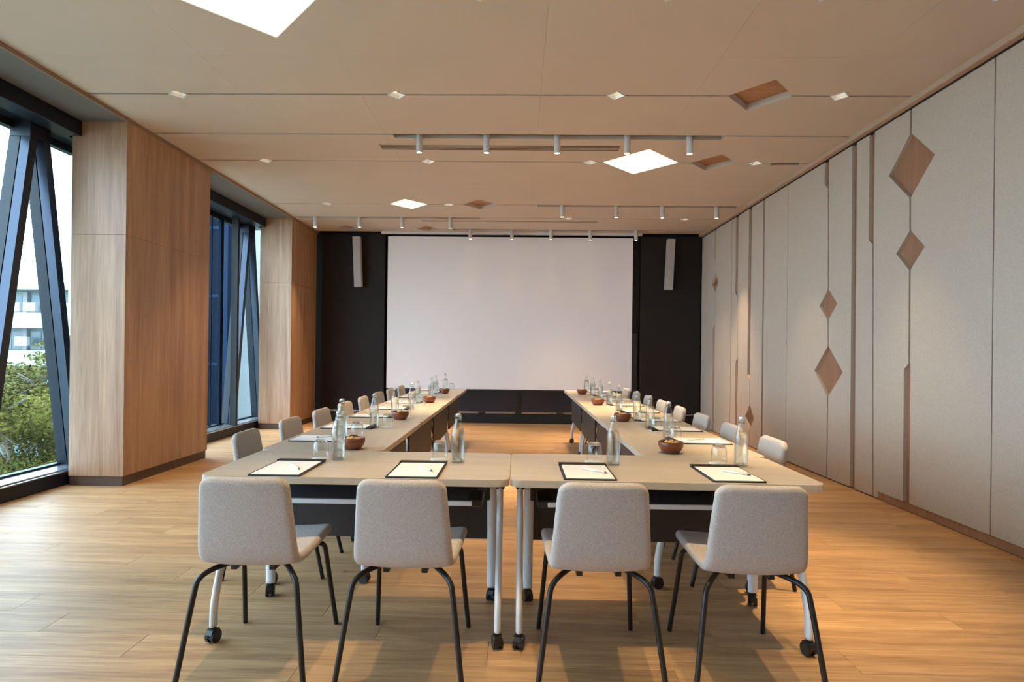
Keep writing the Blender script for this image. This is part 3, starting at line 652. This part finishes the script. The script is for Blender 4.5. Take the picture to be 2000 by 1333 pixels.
def setting(seat, pad, prz, pen, penrz, bottle, glass):
    put(pad0, (*pad, TH), prz, 'black leather writing pad with white paper ' + seat, 'notepad', 'leather writing pads')
    put(pen0, (*pen, TH + 0.0081), penrz, 'white ballpoint pen lying on the pad ' + seat, 'pen', 'white pens')
    put(bot0, (*bottle, TH), random.uniform(0, 6), 'clear swing-top water bottle ' + seat, 'bottle', 'water bottles')
    coaster(*glass, seat)
    put(gl0, (*glass, TH + 0.0024), random.uniform(0, 6), 'upturned clear drinking glass on a coaster ' + seat, 'glass', 'upturned glasses')
pads_f = [(-1.022, 2.662), (-0.440, 2.664), (0.312, 2.677), (0.935, 2.680)]
bots_f = [(-0.868, 2.885), (-0.283, 2.868), (0.463, 2.866), (1.078, 2.885)]
gls_f = [(-0.958, 2.902), (-0.376, 2.930), (0.382, 2.935), (0.990, 2.935)]
for i in range(4):
    px, py = pads_f[i]
    setting('at the %s seat of the front row' % FN[i], (px, py), 0.0, (px + 0.035, py - 0.02), -0.95 if i < 2 else -0.75, bots_f[i], gls_f[i])
bx_l = [(-1.065, -0.02), (-0.985, -0.03), (-0.975, -0.04), (-0.960, -0.03), (-1.015, -0.03), (-0.975, -0.02), (-1.015, -0.03), (-0.975, -0.05)]
for i, yy in enumerate(SEATY):
    px, py = -1.345 + 0.19, yy + (0.075 if i == 0 else random.uniform(-0.02, 0.03))
    b = (bx_l[i][0], yy + bx_l[i][1] + (0.16 if i == 0 else 0))
    setting('at the %s seat along the window side' % ORD[i], (px, py), -PI / 2, (px + 0.02, py + 0.02), 0.5 + PI, b, (b[0] + 0.085, b[1] + 0.035) if i not in (4, 6) else (b[0] - 0.005, b[1] + 0.088))
bx_r = [(0.944, 0.27), (0.944, 0.12), (0.948, -0.05), (0.935, 0.05), (0.94, 0.0), (0.93, -0.05), (0.935, 0.0), (0.925, -0.06)]
for i, yy in enumerate(SEATY):
    px, py = 1.290 - 0.185, yy + (0.19 if i == 0 else 0.10 if i == 1 else random.uniform(-0.02, 0.04))
    b = (bx_r[i][0], yy + bx_r[i][1])
    setting('at the %s seat along the fabric-wall side' % ORD[i], (px, py), PI / 2, (px - 0.01, py + 0.01), 0.45, b, (b[0] + 0.02, b[1] - 0.092))
# bowls of snacks
def make_bowl():
    t = thing('snack_bowl', '', 'bowl')
    lathe('wooden_bowl', [(0, 0.0), (0.038, 0.0), (0.044, 0.004), (0.058, 0.020), (0.0665, 0.040), (0.0675, 0.055), (0.065, 0.062), (0.062, 0.063), (0.060, 0.058), (0.060, 0.045), (0.052, 0.026), (0.038, 0.013), (0, 0.010)], M['bowl'], t, 32)
    return t
bowl0 = make_bowl()
for side, arr in (('window', [(-0.886, 3.20), (-0.905, 4.60), (-0.905, 6.12), (-0.912, 7.42)]), ('fabric-wall', [(0.832, 3.235), (0.828, 4.69), (0.822, 6.10), (0.826, 7.62)])):
    for i, (x, y) in enumerate(arr):
        put(bowl0, (x, y, TH), random.uniform(0, 6), 'reddish-brown wooden snack bowl, %s from the front on the %s side' % (ORD[i], side), 'bowl', 'wooden snack bowls')
        bm = bmesh.new()
        for k in range(34):
            a = random.uniform(0, 2 * PI); r = 0.042 * math.sqrt(random.random()); z = 0.044 + 0.020 * (1 - (r / 0.05) ** 2) * random.uniform(0.5, 1.0)
            c = Vector((r * math.cos(a), r * math.sin(a), z)); u = Vector((random.uniform(-1, 1), random.uniform(-1, 1), random.uniform(-.5, .5))).normalized(); v = u.orthogonal().normalized(); w_ = u.cross(v)
            s = random.uniform(0.008, 0.014); q = [bm.verts.new(c + d) for d in (u * s, v * s, -u * s, -v * s, w_ * s * .5, -w_ * s * .5)]
            for f in ((0, 1, 4), (1, 2, 4), (2, 3, 4), (3, 0, 4), (1, 0, 5), (2, 1, 5), (3, 2, 5), (0, 3, 5)): bm.faces.new([q[n] for n in f])
        add_lathe(bm, [(0, 0.016), (0.030, 0.018), (0.044, 0.030), (0.050, 0.044), (0, 0.048)], 16)
        o = mesh_obj('snack_mix', bm, M['snack'], None, False, (x, y, TH)); o['kind'] = 'stuff'
        tag(o, 'pale yellow snacks filling the bowl, %s from the front on the %s side' % (ORD[i], side), 'snacks')

# ================================================================== OUTSIDE
struct(box('ground_outside', -90, -4.45, -40, 120, -7.2, -7.0, M['ground']), 'ground far below the windows', 'ground')
bd = thing('office_building', 'white low building with balconies and air conditioners outside the window', 'building', (-32, 40, -7))
def bbox(name, x0, x1, y0, y1, z0, z1, m, par=bd): return box(name, x0, x1, y0, y1, z0 + 7, z1 + 7, M[m], par)
bbox('main_wall', -22, 8, 1.2, 9, -7, 5.2, 'bldg2')
bbox('parapet', -22, 8, -0.6, 9, 5.05, 5.5, 'bldg')
for k in range(4):
    zz = 2.45 - k * 2.55; bbox('balcony', -22, 8, -0.6, 1.2, zz, zz + 1.05, 'bldg')
for k in range(3):
    zb = 3.5 - k * 2.55
    for j in range(14):
        x = -21 + j * 2.1
        w_ = bbox('window', x, x + 1.5, 1.12, 1.22, zb + 0.05, zb + 1.35, 'bldg')
        for q in (0.06, 0.78): bbox('pane', x + q, x + q + 0.66, 1.08, 1.13, zb + 0.1, zb + 1.28, 'bglass', w_)
        bbox('pier', x + 1.62, x + 1.95, 0.9, 1.25, zb - 0.05, zb + 1.5, 'bldg')
for k, (x, z) in enumerate([(-2.1, 3.56), (-1.0, 3.56), (1.6, 3.56), (3.3, 3.56), (-2.9, 1.25), (-1.55, 1.25), (1.1, 1.25)]):
    t = thing('air_conditioner', 'white air conditioner unit on the balcony outside, %s' % (ORD[k] + ' of the row'), 'air conditioner', (-32 + x, 39.7, z), 0, 'air conditioners on the balconies')
    box('housing', -0.42, 0.42, -0.15, 0.15, 0, 0.62, M['ac'], t, 0.02); o = lathe('fan_grille', [(0, 0), (0.22, 0), (0.22, 0.02), (0.15, 0.03), (0, 0.03)], M['acfan'], t, 16, (-0.1, -0.15, 0.31)); o.rotation_euler = (PI / 2, 0, 0)
bd2 = thing('pale_house', 'tall pale building wall outside the window between the columns', 'building', (-16, 30, -7))
box('wall', -7, 7, 0, 8, 0, 19, M['bldg'], bd2)
for k in range(5):
    for j in range(4):
        w_ = box('window', -5.6 + j * 3.0, -4.3 + j * 3.0, -0.05, 0.05, 2.2 + k * 3.2, 3.8 + k * 3.2, M['bldg2'], bd2); box('pane', -5.5 + j * 3.0, -4.4 + j * 3.0, -0.09, -0.05, 2.3 + k * 3.2, 3.7 + k * 3.2, M['bglass'], w_)
tw_ = thing('navy_tower', 'dark navy glass tower seen through the window between the columns', 'building', (-12.64, 26, -7))
prism('tower_wall', [(-6.0, 0), (0, 0), (-2.2, 3.6), (-6.0, 3.6)], 0, 30, 'z', M['navy'], tw_); box('lit_strip', -0.34, -0.16, -0.06, 0.0, 0, 30, M['navy2'], tw_); box('lit_strip', -1.22, -1.16, -0.06, 0.0, 0, 30, M['navy2'], tw_)  # lighter navy strips paint in the tower's lit vertical band
for k in range(9): box('floor_band', -6.0, -0.35, -0.03, 0.0, 1.5 + 3 * k, 1.62 + 3 * k, M['navy2'], tw_)
def tree(name, lab, base, blobs, trunk_r, mat, n, leaf):
    t = thing(name, lab, 'tree', base, 0, 'trees outside the window'); bm = bmesh.new(); top = Vector((0, 0, 4.2))
    add_tube(bm, smooth_path([(0, 0, 0), (0.1, 0.05, 1.6), (0.0, 0.1, 3.0), (0.05, 0, 4.4)], 4), trunk_r, seg=8)
    for c, r in blobs:
        c = Vector(c); m_ = top.lerp(c, 0.5) + Vector((0, 0, -0.25)); add_tube(bm, smooth_path([(0, 0, 3.6), m_, c + Vector((0, 0, 0.2 * r))], 4), trunk_r * 0.33, seg=6)
        for _ in range(6):
            e = c + Vector((random.gauss(0, 1), random.gauss(0, 1), random.gauss(0, .4))).normalized() * r * 0.8
            add_tube(bm, [m_.lerp(c, 0.6), c.lerp(e, 0.45) + Vector((0, 0, -0.08)), e], 0.022, seg=5)
    mesh_obj('trunk', bm, M['bark'], t, True)
    vs = []; fs = []; per = n // len(blobs)
    for c, r in blobs:
        tw = []
        for _ in range(max(6, per // 60)):
            d = Vector((random.gauss(0, 1), random.gauss(0, 1), random.gauss(0, 1))).normalized(); rr = r * random.uniform(0.45, 1.0)
            tw.append(Vector(c) + Vector((d.x * rr, d.y * rr, d.z * rr * 0.45)))
        for _ in range(per):
            p = random.choice(tw) + Vector((random.gauss(0, .17), random.gauss(0, .17), random.gauss(0, .07)))
            u = Vector((random.gauss(0, 1), random.gauss(0, 1), random.gauss(0, .5))).normalized(); v = u.orthogonal().normalized(); v = (v + u.cross(v) * random.uniform(-1, 1)).normalized()
            s = leaf * random.uniform(0.6, 1.3); k = len(vs)
            vs += [p - u * s, p + v * s * 0.4, p + u * s, p - v * s * 0.4]; fs.append((k, k + 1, k + 2, k + 3))
    me = bpy.data.meshes.new('foliage'); me.from_pydata([tuple(v) for v in vs], [], fs); me.materials.append(M[mat]); o = bpy.data.objects.new('foliage', me); link(o, t); o['kind'] = 'stuff'
    return t
def blobset(n, rx, ry, z0, z1, r0, r1):
    return [((random.uniform(-rx, rx), random.uniform(-ry, ry), random.uniform(z0, z1)), random.uniform(r0, r1)) for _ in range(n)]
tree('leafy_tree', 'feathery green tree just outside the front window', (-9.3, 10.6, -7), blobset(20, 2.2, 2.0, 4.6, 7.6, 0.75, 1.2), 0.16, 'leaf', 90000, 0.042)
tree('leafy_tree', 'olive green tree farther out below the white building', (-15.5, 18.5, -7), blobset(20, 4.0, 2.5, 5.4, 8.0, 1.2, 1.8), 0.22, 'leaf2', 60000, 0.075)
